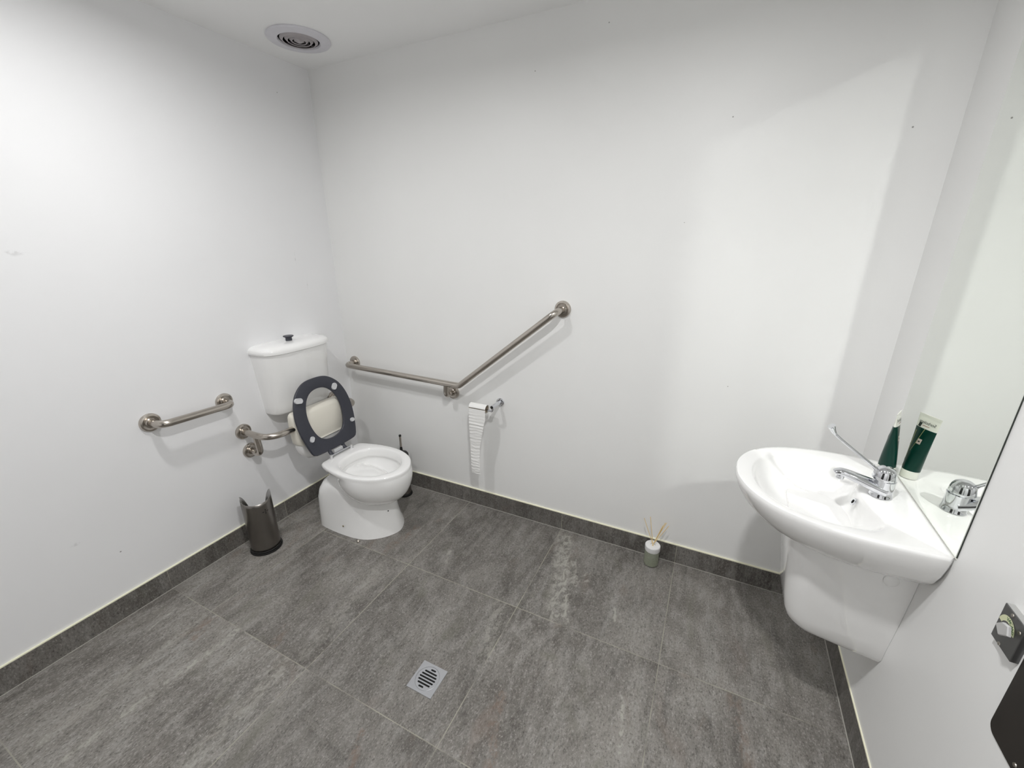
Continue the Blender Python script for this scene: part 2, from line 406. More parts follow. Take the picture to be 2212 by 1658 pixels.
skirting('baseboard_back', *box(-G, W, 0, G, 0, SK), M_skx, *box(-G, W, 0.0004, G, SK, SK+0.0045))
v1, f1 = wallbox(W, W+GR, YF, -0.001, 0, SK); v2, f2 = wallbox(W+0.0004, W+GR, YF, -0.001, SK, SK+0.0045)
skirting('baseboard_right', v1, f1, M_sky, v2, f2)
# thin grout line where the skirting meets the floor
struct('trim_1', *merge(box(0, 0.003, YF, 0, 0, 0.0012), box(0, W-0.001, -0.003, 0, 0, 0.0012)), mat('floor_grout', (0.40, 0.39, 0.35), 0.8, vary=(20, 0.1)))
v1, f1 = wallbox(W-0.003, W, YF, -0.004, 0, 0.0012)
struct('trim_2', v1, f1, bpy.data.materials['floor_grout'])

# downlights (the lamps that light the room, just above the frame)
for i, ((lx, ly), pw) in enumerate(LIGHTS):
    t = thing('downlight', ['round white ceiling downlight on the left, above the toilet side', 'round white ceiling downlight on the right, above the basin side'][i], 'ceiling light', (lx, ly, H))
    obj('trim_ring', *lathe([(0.080, 0), (0.098, 0), (0.100, -0.003), (0.098, -0.007), (0.080, -0.007), (0.080, 0)], (lx, ly, H), n=48, cap0=False, cap1=False), M_white, t)
    obj('diffuser', *lathe([(0.080, -0.001), (0.080, -0.004)], (lx, ly, H), n=48), mat('lit_diffuser', (0.9, 0.9, 0.9), 0.5, emit=((1, .985, .955), 3.0)), t)

# ------------------------------------------------------------------ ceiling exhaust vent
t = thing('exhaust_vent', 'round grey ceiling exhaust vent with concentric cones near the corner', 'vent', (0.265, -0.262, H))
vc = (0.265, -0.262, H)
obj('outer_ring', *lathe([(0.086, -0.001), (0.132, 0.0), (0.1335, -0.004), (0.130, -0.009), (0.098, -0.013), (0.089, -0.012), (0.086, -0.004)], vc, n=64, cap0=False, cap1=False), M_vent, t)
obj('backing', *lathe([(0.0, 0.0), (0.088, 0.0)], vc, n=48, cap0=False, cap1=False), mat('vent_shadow', (0.07, 0.065, 0.07), 0.8), t)
for ra_, rb_ in ((0.078, 0.066), (0.058, 0.046), (0.039, 0.028)):
    obj('cone_ring', *lathe([(ra_, -0.002), (ra_+0.001, -0.006), (rb_+0.003, -0.014), (rb_, -0.013), (ra_-0.004, -0.004), (ra_, -0.002)], vc, n=56, cap0=False, cap1=False), M_vent_in, t)
obj('centre_cap', *lathe([(0.0, -0.002), (0.020, -0.003), (0.021, -0.009), (0.012, -0.014), (0.006, -0.017), (0.0, -0.018)], vc, n=40), M_vent_in, t)
obj('spoke', *merge(box(vc[0]-0.082, vc[0]+0.082, vc[1]-0.0015, vc[1]+0.0015, H-0.006, H-0.001), box(vc[0]-0.0015, vc[0]+0.0015, vc[1]-0.082, vc[1]+0.082, H-0.006, H-0.001)), M_vent_in, t, smooth=False)

# ------------------------------------------------------------------ grab rails
def flange(parent, c, axis, R=0.040):
    obj('flange', *lathe([(0.0, -0.0005), (R, 0.0), (R, 0.006), (R-0.003, 0.0105), (R-0.009, 0.0125), (R-0.012, 0.0115), (0.020, 0.0115), (0.0175, 0.014), (0.0, 0.014)], c, axis, n=44), M_steel, parent)
BO = 0.072; BR = 0.0162
t = thing('grab_rail', 'short straight brushed steel grab rail on the left wall, left of the toilet', 'grab rail', (-G, -0.93, 0.80))
a, b = (-G, -1.085, 0.803), (-G, -0.778, 0.793)
obj('bar', *sweep(arc_path([(-G, a[1], a[2]), (BO, a[1]+0.004, a[2]), (BO, b[1]-0.004, b[2]), (-G, b[1], b[2])], 0.045), BR), M_steel, t)
flange(t, a, (1, 0, 0)); flange(t, b, (1, 0, 0))

t = thing('grab_rail', 'long angled brushed steel grab rail on the back wall, horizontal then rising to the right', 'grab rail', (0.90, G, 0.80))
p1, p2, p3 = (0.066, G, 0.802), (0.905, G, 0.790), (1.458, G, 1.228)
obj('bar', *sweep(arc_path([p1, (0.066, -BO, 0.802), (0.905, -BO, 0.787), (1.448, -BO, 1.220), (1.458, G, 1.228)], [0.045, 0.03, 0.045]), BR), M_steel, t)
flange(t, p1, (0, -1, 0)); flange(t, p3, (0, -1, 0)); flange(t, (0.812, G, 0.712), (0, -1, 0))
obj('bracket', *sweep(arc_path([(0.812, G, 0.712), (0.812, -BO+0.004, 0.712), (0.822, -BO, 0.786)], 0.035), BR-0.001), M_steel, t)

# ------------------------------------------------------------------ backrest on its rail
t = thing('backrest_rail', 'cream padded toilet backrest carried on a curved steel rail behind the seat', 'backrest', (-G, -0.42, 0.606))
bz = 0.600
obj('rail', *sweep(arc_path([(-G, -0.722, 0.606), (0.190, -0.722, 0.600), (0.190, -0.125, 0.594), (-G, -0.145, 0.598)], [0.105, 0.105], 14), BR), M_steel, t)
flange(t, (-G, -0.722, 0.606), (1, 0, 0)); flange(t, (-G, -0.707, 0.492), (1, 0, 0)); flange(t, (-G, -0.147, 0.598), (1, 0, 0)); flange(t, (-G, -0.135, 0.492), (1, 0, 0))
obj('brace', *sweep(arc_path([(-G, -0.707, 0.492), (0.090, -0.712, 0.488), (0.094, -0.722, 0.600)], 0.045), BR-0.0005), M_steel, t)
obj('brace', *sweep(arc_path([(-G, -0.135, 0.492), (0.075, -0.137, 0.492), (0.090, -0.136, 0.594)], 0.045), BR-0.0005), M_steel, t)
def rbox_ring(x0, x1, y0, y1, z, r, n=8):
    out = []
    for cx, cy, a0 in ((x1-r, y1-r, 0), (x0+r, y1-r, pi/2), (x0+r, y0+r, pi), (x1-r, y0+r, 3*pi/2)):
        for i in range(n+1):
            a_ = a0 + pi/2*i/n; out.append(Vector((cx+r*math.cos(a_), cy+r*math.sin(a_), z)))
    return out
R = []
for z, ins, dx in ((0.497, 0.012, 0.006), (0.500, 0.006, 0.002), (0.507, 0.001, 0.0), (0.53, 0.0, 0.0), (0.62, 0.0, -0.002), (0.657, 0.003, -0.006), (0.668, 0.007, -0.010), (0.674, 0.016, -0.016), (0.676, 0.026, -0.022)):
    wy = 0.006*(1-(z-0.50)/0.17)
    xa_, xb_ = 0.142+ins*0.5, 0.222+dx*1.5-ins*0.3
    R.append(rbox_ring(xa_, xb_, -0.587+ins+wy, -0.238-ins-wy, z, min(0.028, (xb_-xa_)/2-0.002)))
obj('pad', *loft(R), M_cream, t, angle=60)
R = []
for z, k in ((0.496, 1.0), (0.480, 1.0), (0.45, 0.95), (0.42, 0.84), (0.395, 0.66), (0.378, 0.42), (0.372, 0.2)):
    hw = 0.160*k; R.append(rbox_ring(0.146, 0.146+0.068*max(k, 0.5), -0.413-hw, -0.413+hw, z, 0.028*max(k, 0.4)))
obj('lower_shell', *loft(R), M_cer, t, angle=60, label='glossy white rounded shell below the cream pad')

# ------------------------------------------------------------------ cistern
YC = -0.402
t = thing('toilet_cistern', 'white ceramic cistern on the left wall with a raised dark grey flush button', 'cistern', (-G, YC, 0.65))
def dplan(w, d, z, x0=-G, bow=1.0, n=14, prow=0.0):
    """wall-hung D shaped plan: half width w, depth d"""
    half = [(x0, w), (x0+0.02, w), (d*0.45, w*0.985), (d*0.72, w*0.90), (d*0.90, w*0.68), (d*0.975, w*0.38), (d+prow, 0.0)]
    pts = catmull([(x, YC-w_, z) for x, w_ in half], 5) + catmull([(x, YC+w_, z) for x, w_ in half[::-1]], 5)[1:]
    return pts
R = []
for z, w, d in ((0.650, 0.174, 0.096), (0.653, 0.180, 0.104), (0.662, 0.1835, 0.108), (0.70, 0.186, 0.112), (0.80, 0.1925, 0.123), (0.90, 0.1995, 0.132), (0.960, 0.2035, 0.137), (0.984, 0.2045, 0.138)):
    R.append(dplan(w, d, z, prow=0.004))
obj('tank', *loft(R), M_cer, t, angle=50)
R = []
for z, w, d in ((0.985, 0.208, 0.142), (0.988, 0.2115, 0.147), (1.000, 0.2125, 0.148), (1.010, 0.210, 0.145), (1.018, 0.203, 0.138), (1.024, 0.190, 0.124), (1.028, 0.165, 0.10), (1.030, 0.12, 0.07)):
    R.append(dplan(w, d, z))
obj('lid', *loft(R), M_cer, t, angle=50)
bp_ = (0.052, -0.417, 1.027)
obj('flush_button', *lathe([(0.016, 0.0), (0.016, 0.018), (0.018, 0.021), (0.0255, 0.0245), (0.0262, 0.028), (0.025, 0.0295), (0.0, 0.0295)], bp_, n=36), M_char, t, label='raised dark grey flush button')
obj('button_collar', *lathe([(0.021, -0.002), (0.023, 0.001), (0.017, 0.003)], bp_, n=32, cap1=False), M_satin, t)

# ------------------------------------------------------------------ toilet pan
t = thing('toilet', 'white ceramic toilet bowl with its dark grey ring seat raised', 'toilet', (0.45, YC, 0.0))
NA = 96
def half_shift(h, s=1.0, cx=None, dx=0.0): return [(cx+(x-cx)*s+dx if cx is not None else x+dx, w*s) for x, w in h]
rimH = [(0.299, 0.0), (0.298, 0.07), (0.299, 0.118), (0.306, 0.137), (0.335, 0.150), (0.385, 0.164), (0.44, 0.175), (0.52, 0.181), (0.60, 0.1715), (0.68, 0.138), (0.73, 0.090), (0.757, 0.042), (0.764, 0.0)]
holeH = [(0.372, 0.0), (0.378, 0.055), (0.405, 0.102), (0.46, 0.132), (0.53, 0.141), (0.60, 0.130), (0.66, 0.095), (0.695, 0.048), (0.706, 0.0)]
cc = (0.52, YC)
rim = by_angle(sym(rimH, YC), cc, NA); hole = by_angle(sym(holeH, YC), cc, NA)
def ring(src, z, s=1.0, c=cc, clampx=None):
    out = []
    for p in src:
        x = c[0]+(p[0]-c[0])*s; y = c[1]+(p[1]-c[1])*s
        if clampx is not None: x = max(x, clampx)
        out.append(Vector((x, y, z)))
    return out
bodyH = [(0.375, 0.0), (0.380, 0.075), (0.400, 0.125), (0.44, 0.158), (0.50, 0.177), (0.56, 0.181), (0.62, 0.168), (0.69, 0.132), (0.735, 0.090), (0.760, 0.045), (0.768, 0.0)]
body = by_angle(sym(bodyH, YC), cc, NA)
cb = (0.575, YC)
R = [ring(body, 0.186, 0.25, cb), ring(body, 0.192, 0.45, cb), ring(body, 0.205, 0.62, cb), ring(body, 0.228, 0.765, cb), ring(body, 0.254, 0.87, cb), ring(body, 0.284, 0.945, cb), ring(body, 0.314, 0.988, cb),
     ring(body, 0.338, 1.0, cb), ring(body, 0.352, 1.0, cb)]
mixr = lambda a_, b_, k, z: [Vector((p[0]*(1-k)+q[0]*k, p[1]*(1-k)+q[1]*k, z)) for p, q in zip(a_, b_)]
R += [mixr(body, rim, 0.25, 0.366), mixr(body, rim, 0.75, 0.374), mixr(body, rim, 0.99, 0.379), ring(rim, 0.388, 1.001), ring(rim, 0.395, 0.997), ring(rim, 0.3995, 0.985), ring(rim, 0.401, 0.965)]
R += [mixr(rim, hole, 0.55, 0.401), mixr(rim, hole, 0.88, 0.4), mixr(rim, hole, 0.98, 0.396), ring(hole, 0.386, 0.985), ring(hole, 0.362, 0.965), ring(hole, 0.350, 0.965), ring(hole, 0.346, 1.0),
      ring(hole, 0.338, 1.01), ring(hole, 0.312, 0.97), ring(hole, 0.285, 0.87, (0.54, YC)), ring(hole, 0.262, 0.70, (0.54, YC)), ring(hole, 0.245, 0.45, (0.53, YC)), ring(hole, 0.238, 0.18, (0.52, YC))]
obj('bowl', *loft(R), M_cer, t, angle=70)
# pedestal
cp = (0.44, YC)
def ped(h, z): return [Vector((p[0], p[1], z)) for p in by_angle(sym(h, YC), cp, 72)]
R = [ped([(0.212, 0.0), (0.211, 0.09), (0.222, 0.135), (0.26, 0.158), (0.38, 0.166), (0.50, 0.160), (0.578, 0.138), (0.636, 0.094), (0.672, 0.046), (0.686, 0.0)], 0.0),
     ped([(0.212, 0.0), (0.211, 0.09), (0.222, 0.134), (0.26, 0.157), (0.38, 0.163), (0.50, 0.157), (0.577, 0.135), (0.634, 0.092), (0.670, 0.045), (0.684, 0.0)], 0.012),
     ped([(0.212, 0.0), (0.211, 0.09), (0.222, 0.132), (0.26, 0.155), (0.36, 0.156), (0.48, 0.149), (0.565, 0.127), (0.622, 0.086), (0.657, 0.043), (0.671, 0.0)], 0.06),
     ped([(0.213, 0.0), (0.212, 0.09), (0.223, 0.130), (0.26, 0.153), (0.34, 0.149), (0.46, 0.140), (0.555, 0.120), (0.612, 0.082), (0.646, 0.041), (0.659, 0.0)], 0.12),
     ped([(0.216, 0.0), (0.215, 0.088), (0.226, 0.126), (0.26, 0.150), (0.33, 0.143), (0.45, 0.133), (0.548, 0.115), (0.606, 0.079), (0.639, 0.040), (0.650, 0.0)], 0.18),
     ped([(0.224, 0.0), (0.223, 0.082), (0.234, 0.116), (0.265, 0.140), (0.33, 0.137), (0.44, 0.134), (0.55, 0.120), (0.605, 0.084), (0.632, 0.042), (0.641, 0.0)], 0.225),
     ped([(0.240, 0.0), (0.240, 0.072), (0.251, 0.100), (0.28, 0.124), (0.34, 0.128), (0.44, 0.128), (0.54, 0.112), (0.595, 0.078), (0.62, 0.04), (0.628, 0.0)], 0.262),
     ped([(0.268, 0.0), (0.269, 0.056), (0.280, 0.078), (0.305, 0.098), (0.355, 0.108), (0.44, 0.110), (0.53, 0.098), (0.58, 0.068), (0.60, 0.035), (0.606, 0.0)], 0.290),
     ped([(0.315, 0.0), (0.316, 0.036), (0.326, 0.052), (0.345, 0.066), (0.38, 0.078), (0.44, 0.085), (0.52, 0.078), (0.56, 0.055), (0.58, 0.028), (0.585, 0.0)], 0.310),
     ped([(0.36, 0.0), (0.361, 0.02), (0.368, 0.03), (0.38, 0.036), (0.40, 0.042), (0.44, 0.048), (0.50, 0.045), (0.53, 0.03), (0.545, 0.015), (0.55, 0.0)], 0.330)]
obj('pedestal', *loft(R), M_cer, t, angle=70)
# rear spigot between the pan and the wall, hidden low behind the pedestal
obj('fixing_bolt', *lathe([(0.0, 0.0), (0.009, 0.0), (0.009, 0.008), (0.005, 0.012), (0.0, 0.013)], (0.545, YC-0.172, 0.0), n=16), M_screw, t)
obj('screw_hole', *lathe([(0.0, 0), (0.0045, 0.0), (0.004, 0.002), (0, 0.002)], (0.43, YC-0.1600, 0.055), (0, -1, 0.05), n=16), M_brass, t)
obj('screw_hole', *lathe([(0.0, 0), (0.0035, 0.0), (0.003, 0.002), (0, 0.002)], (0.648, YC-0.035, 0.14), (1, -0.3, 0.1), n=16), M_hole, t)
# seat
SO = Vector((0.300, -0.411, 0.415)); SU = Vector((-0.25, 0, 1)).normalized(); SV = Vector((0, 1, 0)); SN = SV.cross(SU)
if SN.x < 0: SN = -SN
def sp(v, u, n=0.0): return SO + SV*v + SU*u + SN*n
outH = [(-0.0, 0.433), (0.075, 0.423), (0.135, 0.378), (0.168, 0.315), (0.182, 0.24), (0.179, 0.165), (0.168, 0.105), (0.157, 0.062), (0.146, 0.038), (0.125, 0.029), (0.06, 0.025), (0.0, 0.024)]
inH = [(0.0, 0.373), (0.05, 0.362), (0.086, 0.328), (0.106, 0.28), (0.112, 0.228), (0.104, 0.172), (0.084, 0.124), (0.05, 0.096), (0.0, 0.086)]
def loop_of(h): return [Vector((p.x, p.y)) for p in catmull([(a_, b_, 0) for a_, b_ in h] + [(-a_, b_, 0) for a_, b_ in h[-2:0:-1]], 6, closed=True)]
cs = (0.0, 0.225); NO = 96
so, si = by_angle(loop_of(outH), cs, NO), by_angle(loop_of(inH), cs, NO)
th = 0.017
def mixs(k, n): return [sp(p.x*(1-k)+q.x*k, p.y*(1-k)+q.y*k, n) for p, q in zip(so, si)]
R = [mixs(0.0, -th+0.005), mixs(0.0, -0.004), mixs(0.02, -0.001), mixs(0.06, 0.0), mixs(0.94, 0.0), mixs(0.98, -0.001), mixs(1.0, -0.004), mixs(1.0, -th+0.005), mixs(0.94, -th), mixs(0.5, -th-0.003), mixs(0.06, -th), mixs(0.0, -th+0.005)]
seat = obj('seat', *loft(R, False, False), M_char, t, angle=50, label='dark grey ring seat standing up')
def pill(parent, v, u, ang, L=0.017, Wd=0.0125, tabv=False):
    n = 28; out = []
    e = Vector((math.cos(ang), math.sin(ang))); f_ = Vector((-e.y, e.x))
    def rg(k, nn):
        r_ = []
        for i in range(n):
            a_ = 2*pi*i/n; c_, s_ = math.cos(a_), math.sin(a_)
            q = e*((L-Wd)*(1 if c_ > 0 else -1)+Wd*k*c_) + f_*(Wd*k*s_)
            r_.append(sp(v+q.x, u+q.y, nn))
        return r_
    return loft([rg(1.0, -0.001), rg(1.0, 0.006), rg(0.9, 0.0085), rg(0.7, 0.0085), rg(0.65, 0.007), rg(0.1, 0.007)])
for v, u, ang, L, Wd in ((-0.133, 0.343, -0.25, 0.0235, 0.0150), (0.103, 0.352, 0.9, 0.0205, 0.0150), (0.150, 0.132, 0.0, 0.0140, 0.0115), (-0.131, 0.126, 0.95, 0.0165, 0.0120)):
    obj('bumper', *pill(seat, v, u, ang, L, Wd), M_greyp, seat, angle=50, label='white and grey rubber bumper on the seat underside')
# hinges
for s in (-1, 1):
    vy = -0.002 + s*0.047
    path = [sp(vy, 0.034, -0.008), sp(vy, 0.018, -0.006), sp(vy, 0.006, 0.0), sp(vy, -0.002, 0.010)]
    R = []
    obj('hinge_arm', *sweep(catmull(path, 5), (0.0085), n=16, flat=1.3), M_char, t)
    hy = SO.y + s*0.071 + 0.008
    obj('hinge_post', *lathe([(0.0, 0.0), (0.0135, 0.0), (0.0135, 0.002), (0.0075, 0.003), (0.0075, 0.018), (0.0065, 0.021), (0.0, 0.021)], (0.312, hy, 0.4005), n=24), M_lockl, t)
obj('hinge_rod', *sweep([(0.312, SO.y-0.070, 0.416), (0.312, SO.y+0.084, 0.416)], 0.0045, n=14), M_satin, t)
obj('hinge_plate', *box(0.297, 0.305, SO.y-0.030, SO.y+0.028, 0.418, 0.436), M_greyp, t, smooth=False, bevel=0.0015, label='pale grey hinge plate')

# ------------------------------------------------------------------ toilet roll holder, roll
t = thing('toilet_roll_holder', 'chrome toilet roll holder on the back wall below the angled grab rail', 'toilet roll holder', (1.117, G, 0.70))
obj('flange', *lathe([(0.0, 0), (0.0235, 0.0), (0.0235, 0.005), (0.021, 0.008), (0.0145, 0.0085), (0.0145, 0.007), (0.0, 0.007)], (1.117, G, 0.700), (0, -1, 0), n=36), M_chrome, t)
obj('post', *lathe([(0.0105, 0.0), (0.0105, 0.088), (0.0095, 0.090), (0.0, 0.090)], (1.117, G, 0.700), Vector((-0.06, -1, -0.02)), n=28), M_chrome, t)
obj('post_cap', *lathe([(0.0075, 0.0), (0.0075, 0.0015), (0.0, 0.0015)], Vector((1.117, G, 0.700))+Vector((-0.06, -1, -0.02)).normalized()*0.090, Vector((-0.06, -1, -0.02)), n=24), M_black, t)
obj('arm', *sweep(arc_path([(1.112, -0.068, 0.692), (1.109, -0.070, 0.6725), (0.965, -0.072, 0.6785)], 0.008), 0.0062, n=18), M_chrome, t)
t = thing('toilet_roll', 'nearly finished white toilet roll with a long paper strip hanging down', 'toilet roll', (1.02, -0.072, 0.679))
rc = (0.972, -0.072, 0.679); RR = 0.0235
obj('core', *lathe([(0.0175, 0.001), (0.0185, 0.001), (0.0185, 0.104), (0.0175, 0.104), (0.0175, 0.001)], rc, (1, 0, 0.0), n=36, cap0=False, cap1=False), mat('cardboard', (0.42, 0.36, 0.28), 0.9, vary=(40, 0.1)), t)
nu, nv = 18, 260
V = []
def paper_pt(s):
    """s: length along the sheet; wraps over the roll, then hangs in front"""
    arc = RR*pi*1.85
    if s < arc:
        a_ = -pi*0.35 + s/RR - 0.0
        a_ = -pi*0.85 + s/RR
        return Vector((0, rc[1] - RR*math.cos(a_+pi)*1.0, rc[2] + RR*math.sin(a_+pi)))
    return None
tot_h = 0.395
ang0, ang1 = pi*0.02+pi*2, pi          # wrap: start underneath the back, over the top, down the front
path = []
for i in range(40):
    a_ = ang0 - (ang0-ang1)*i/39 + 0
    path.append((rc[1]+RR*math.cos(a_-0.0), rc[2]-RR*math.sin(a_), 0.0))
wrap = []
for i in range(49):                     # full turn: from front-bottom round the back, over the top to the front
    a_ = pi*1.06 + pi*1.94*i/48       # angle measured so that pi is the front (-y)
    wrap.append((rc[1]+RR*math.cos(-a_), rc[2]+RR*math.sin(-a_)))
zend = rc[2]
hang = [(rc[1]-RR, rc[2]-tot_h*j/nv) for j in range(1, nv+1)]
rng = random.Random(3)
wr = [(rng.uniform(0.6, 1.0), rng.uniform(0, 6.28), rng.uniform(-1.2, 1.2), rng.uniform(90, 190)) for _ in range(6)]
allp = wrap + hang
for k, (py, pz) in enumerate(allp):
    j = max(0, k-len(wrap)+1)/nv
    xl = 0.975 + 0.012*j*j - (0.004*j); wd_ = 0.103
    if j > 0.16: wd_ = 0.100 - 0.040*min(1, (j-0.16)/0.45) if j < 0.61 else 0.060 - 0.004*(j-0.61)/0.39
    for i in range(nu+1):
        u_ = i/nu; x = xl + wd_*u_
        if j > 0:
            am = min(1, j*6)*0.0021
            d = sum(a_*math.sin(2.1*f*(pz+0.0035*sl*math.sin(u_*6+ph+pz*30))+ph)*(0.6+0.4*math.sin(u_*4*sl+pz*50+ph)) for a_, ph, sl, f in wr)*am*0.28 + 0.004*math.sin(j*9)*j
            d += 0.004*j*math.sin(u_*pi)
        else: d = 0
        xx = x + (rng.uniform(-1, 1)*0.0012 if (i in (0, nu) and j > 0) else 0)
        V.append((xx, py-d, pz))
F = []
for k in range(len(allp)-1):
    for i in range(nu):
        F.append((k*(nu+1)+i, k*(nu+1)+i+1, (k+1)*(nu+1)+i+1, (k+1)*(nu+1)+i))
o = obj('paper', V, F, M_paper, t, angle=80)
md = o.modifiers.new('thickness', 'SOLIDIFY'); md.thickness = 0.0008; md.offset = 0

# ------------------------------------------------------------------ steel bin shaped roll canister
bc = Vector((0.132, -0.812, 0)); br = 0.0685
t = thing('steel_canister', 'open dark steel canister with scalloped top, on the floor by the left wall', 'canister', bc)
obj('base_ring', *lathe([(0.0, 0.0), (0.074, 0.0), (0.076, 0.003), (0.075, 0.008), (0.070, 0.010), (0.073, 0.013), (0.072, 0.017), (0.066, 0.020), (0.0, 0.020)], bc, n=56), M_black, t)
FA = math.atan2(CAM.y-bc.y, CAM.x-bc.x)       # the plain front panel faces the room
nc = 192
def top_h(a_):
    d = (a_ - FA + pi) % (2*pi) - pi
    ad = abs(d)
    if ad < 1.28: return 0.296 + 0.012*(ad/1.28)**2
    if ad < 1.50: return 0.125 + (0.308-0.125)*(1-(ad-1.28)/0.22)**0.55
    if ad < 1.62: return 0.125 + (0.325-0.125)*((ad-1.50)/0.12)**0.5
    return 0.15 + 0.175*math.sqrt(max(0.0, 1-min(1.0, (ad-1.62)/1.05)**2))
V, F = [], []; nz = 14
for i in range(nc):
    a_ = 2*pi*i/nc; h = top_h(a_)
    for j in range(nz+1):
        V.append((bc.x+br*math.cos(a_), bc.y+br*math.sin(a_), 0.016+(h-0.016)*j/nz))
for i in range(nc):
    k = (i+1) % nc
    for j in range(nz): F.append((i*(nz+1)+j, k*(nz+1)+j, k*(nz+1)+j+1, i*(nz+1)+j+1))
o = obj('body', V, F, None, t, angle=60, mats=[M_dsteel, M_dsteel_in])
md = o.modifiers.new('thickness', 'SOLIDIFY'); md.thickness = 0.0014; md.offset = -1
md.material_offset = 1; md.material_offset_rim = 1
# punched flower of five holes
def petal(ang, z, rad, ro, w, h, inner=False):
    pts = []; r_ = rad; n = 14
    for i in range(n):
        q = 2*pi*i/n; ca = w*math.cos(q); cz = h*math.sin(q)
        aa = ang + ca/rad
        pts.append(Vector((bc.x+r_*math.cos(aa), bc.y+r_*math.sin(aa), z+cz)))
    pts2 = [Vector((bc.x+(p.x-bc.x)*ro, bc.y+(p.y-bc.y)*ro, p.z)) for p in pts]
    return loft([pts, pts2])
def flower(ang, z, rad, ro):
    s = 0.0035/rad
    return merge(petal(ang, z, rad, ro, 0.0028, 0.0022), petal(ang-0.0105/rad, z, rad, ro, 0.0052, 0.0017), petal(ang+0.0105/rad, z, rad, ro, 0.0052, 0.0017),
                 petal(ang, z+0.009, rad, ro, 0.0026, 0.0038), petal(ang, z-0.009, rad, ro, 0.0026, 0.0038))
obj('punched_flower', *flower(FA+0.42, 0.245, br-0.0005, 1.014), M_hole, t, label='small punched flower of dark holes')
obj('punched_flower', *flower(FA-1.86, 0.240, br-0.0010, 0.970), M_hole, t, label='small punched flower of dark holes')

# ------------------------------------------------------------------ toilet brush behind the toilet
q = Vector((0.474, -0.100, 0))
t = thing('toilet_brush', 'dark steel toilet brush canister with upright handle, behind the toilet', 'toilet brush', q)
obj('canister', *lathe([(0.040, 0.010), (0.040, 0.270), (0.0395, 0.272), (0.038, 0.270), (0.038, 0.012)], q, n=44, cap0=True, cap1=True), M_dsteel, t)
obj('base_ring', *lathe([(0.0, 0.0), (0.046, 0.0), (0.047, 0.004), (0.045, 0.012), (0.041, 0.016), (0.0, 0.016)], q, n=44), M_black, t)
obj('lid', *lathe([(0.042, 0.268), (0.043, 0.274), (0.042, 0.284), (0.036, 0.292), (0.014, 0.296), (0.0, 0.296)], q, n=44), M_black, t)
hd = Vector((0.0, 0.004, 1)).normalized(); hb = q+Vector((0.002, 0.0, 0.290))
obj('handle', *lathe([(0.0115, 0.0), (0.0085, 0.030), (0.0075, 0.045), (0.0065, 0.045), (0.0065, 0.05)], hb, hd, n=20), M_black, t)
obj('handle_tube', *lathe([(0.0068, 0.046), (0.0068, 0.118)], hb, hd, n=20), M_steel, t)
obj('handle_cap', *lathe([(0.0078, 0.116), (0.0078, 0.124), (0.006, 0.126), (0.0, 0.126)], hb, hd, n=20), M_black, t)

# ------------------------------------------------------------------ reed diffuser
q = Vector((1.990, -0.056, 0)); rd = 0.0345
t = thing('reed_diffuser', 'small reed diffuser with white cap and bamboo sticks, on the floor by the back skirting', 'reed diffuser', q)
obj('bottle', *lathe([(0.0, 0.0), (rd-0.004, 0.0), (rd, 0.004), (rd, 0.086), (rd-0.002, 0.089), (rd-0.0025, 0.087), (rd-0.0025, 0.006), (rd-0.006, 0.004), (0.0, 0.004)], q, n=48), M_glass, t)
obj('oil', *lathe([(0.0, 0.0045), (rd-0.006, 0.0045), (rd-0.0028, 0.008), (rd-0.0028, 0.058), (0.0, 0.058)], q, n=40), M_oil, t)
obj('cap', *lathe([(rd+0.0005, 0.084), (rd+0.0015, 0.086), (rd+0.0015, 0.110), (rd-0.001, 0.113), (0.013, 0.113), (0.012, 0.108), (0.0, 0.108)], q, n=48), M_white, t)
for dx, dy, tz in ((-0.055, 0.004, 0.138), (-0.028, 0.010, 0.150), (0.034, -0.004, 0.128), (0.048, 0.006, 0.142), (0.060, 0.000, 0.132), (0.042, 0.012, 0.136)):
    b0 = q+Vector((-dx*0.10, -dy*0.3, 0.100)); b1 = q+Vector((dx*1.0, dy*1.0, 0.110+tz))
    obj('reed', *sweep([b0, b1], 0.0016, n=8), M_reed, t)

# ------------------------------------------------------------------ floor drain
dc = Vector((1.336, -1.022, 0)); hs = 0.0545; ss = 0.0535
t = thing('floor_drain', 'square chrome floor drain with a round slotted grate', 'floor drain', dc)
circR = 0.0445
n = 64; sq = []
for i in range(n):
    a_ = 2*pi*i/n; c_, s_ = math.cos(a_), math.sin(a_); k = 1/max(abs(c_), abs(s_)); sq.append(Vector((dc.x+ss*c_*k, dc.y+hs*s_*k, 0)))
def zz(L, z): return [Vector((p.x, p.y, z)) for p in L]
cir = lambda r, z: [Vector((dc.x+r*math.cos(2*pi*i/n), dc.y+r*math.sin(2*pi*i/n), z)) for i in range(n)]
obj('plate', *loft([zz(sq, 0.0002), zz(sq, 0.0022), cir(circR+0.0006, 0.0026), cir(circR+0.0003, 0.0012), cir(circR+0.0003, 0.0003)], False, False), M_satin, t, smooth=False)
obj('grate', *loft([cir(circR, 0.0006), cir(circR, 0.0024), cir(circR-0.0006, 0.0028), cir(0.0005, 0.0028)], False, True), M_satin, t, smooth=False)
slots = []
for k in range(-3, 4):
    y = dc.y + k*0.0112; L = {0: 0.034, 1: 0.032, 2: 0.0265, 3: 0.0105}[abs(k)]; r_ = 0.0031
    ox = {-3: -0.004, 3: 0.004}.get(k, 0)
    pts = []
    for i in range(20):
        a_ = 2*pi*i/20; c_, s_ = math.cos(a_), math.sin(a_)
        pts.append(Vector((dc.x+ox+(L-r_)*(1 if c_ > 0 else -1)+r_*c_, y+r_*s_, 0.0020)))
    slots.append(loft([pts, [p+Vector((0, 0, 0.0011)) for p in pts]]))
for s_ in slots: obj('slot', *s_, M_hole, t, smooth=False)

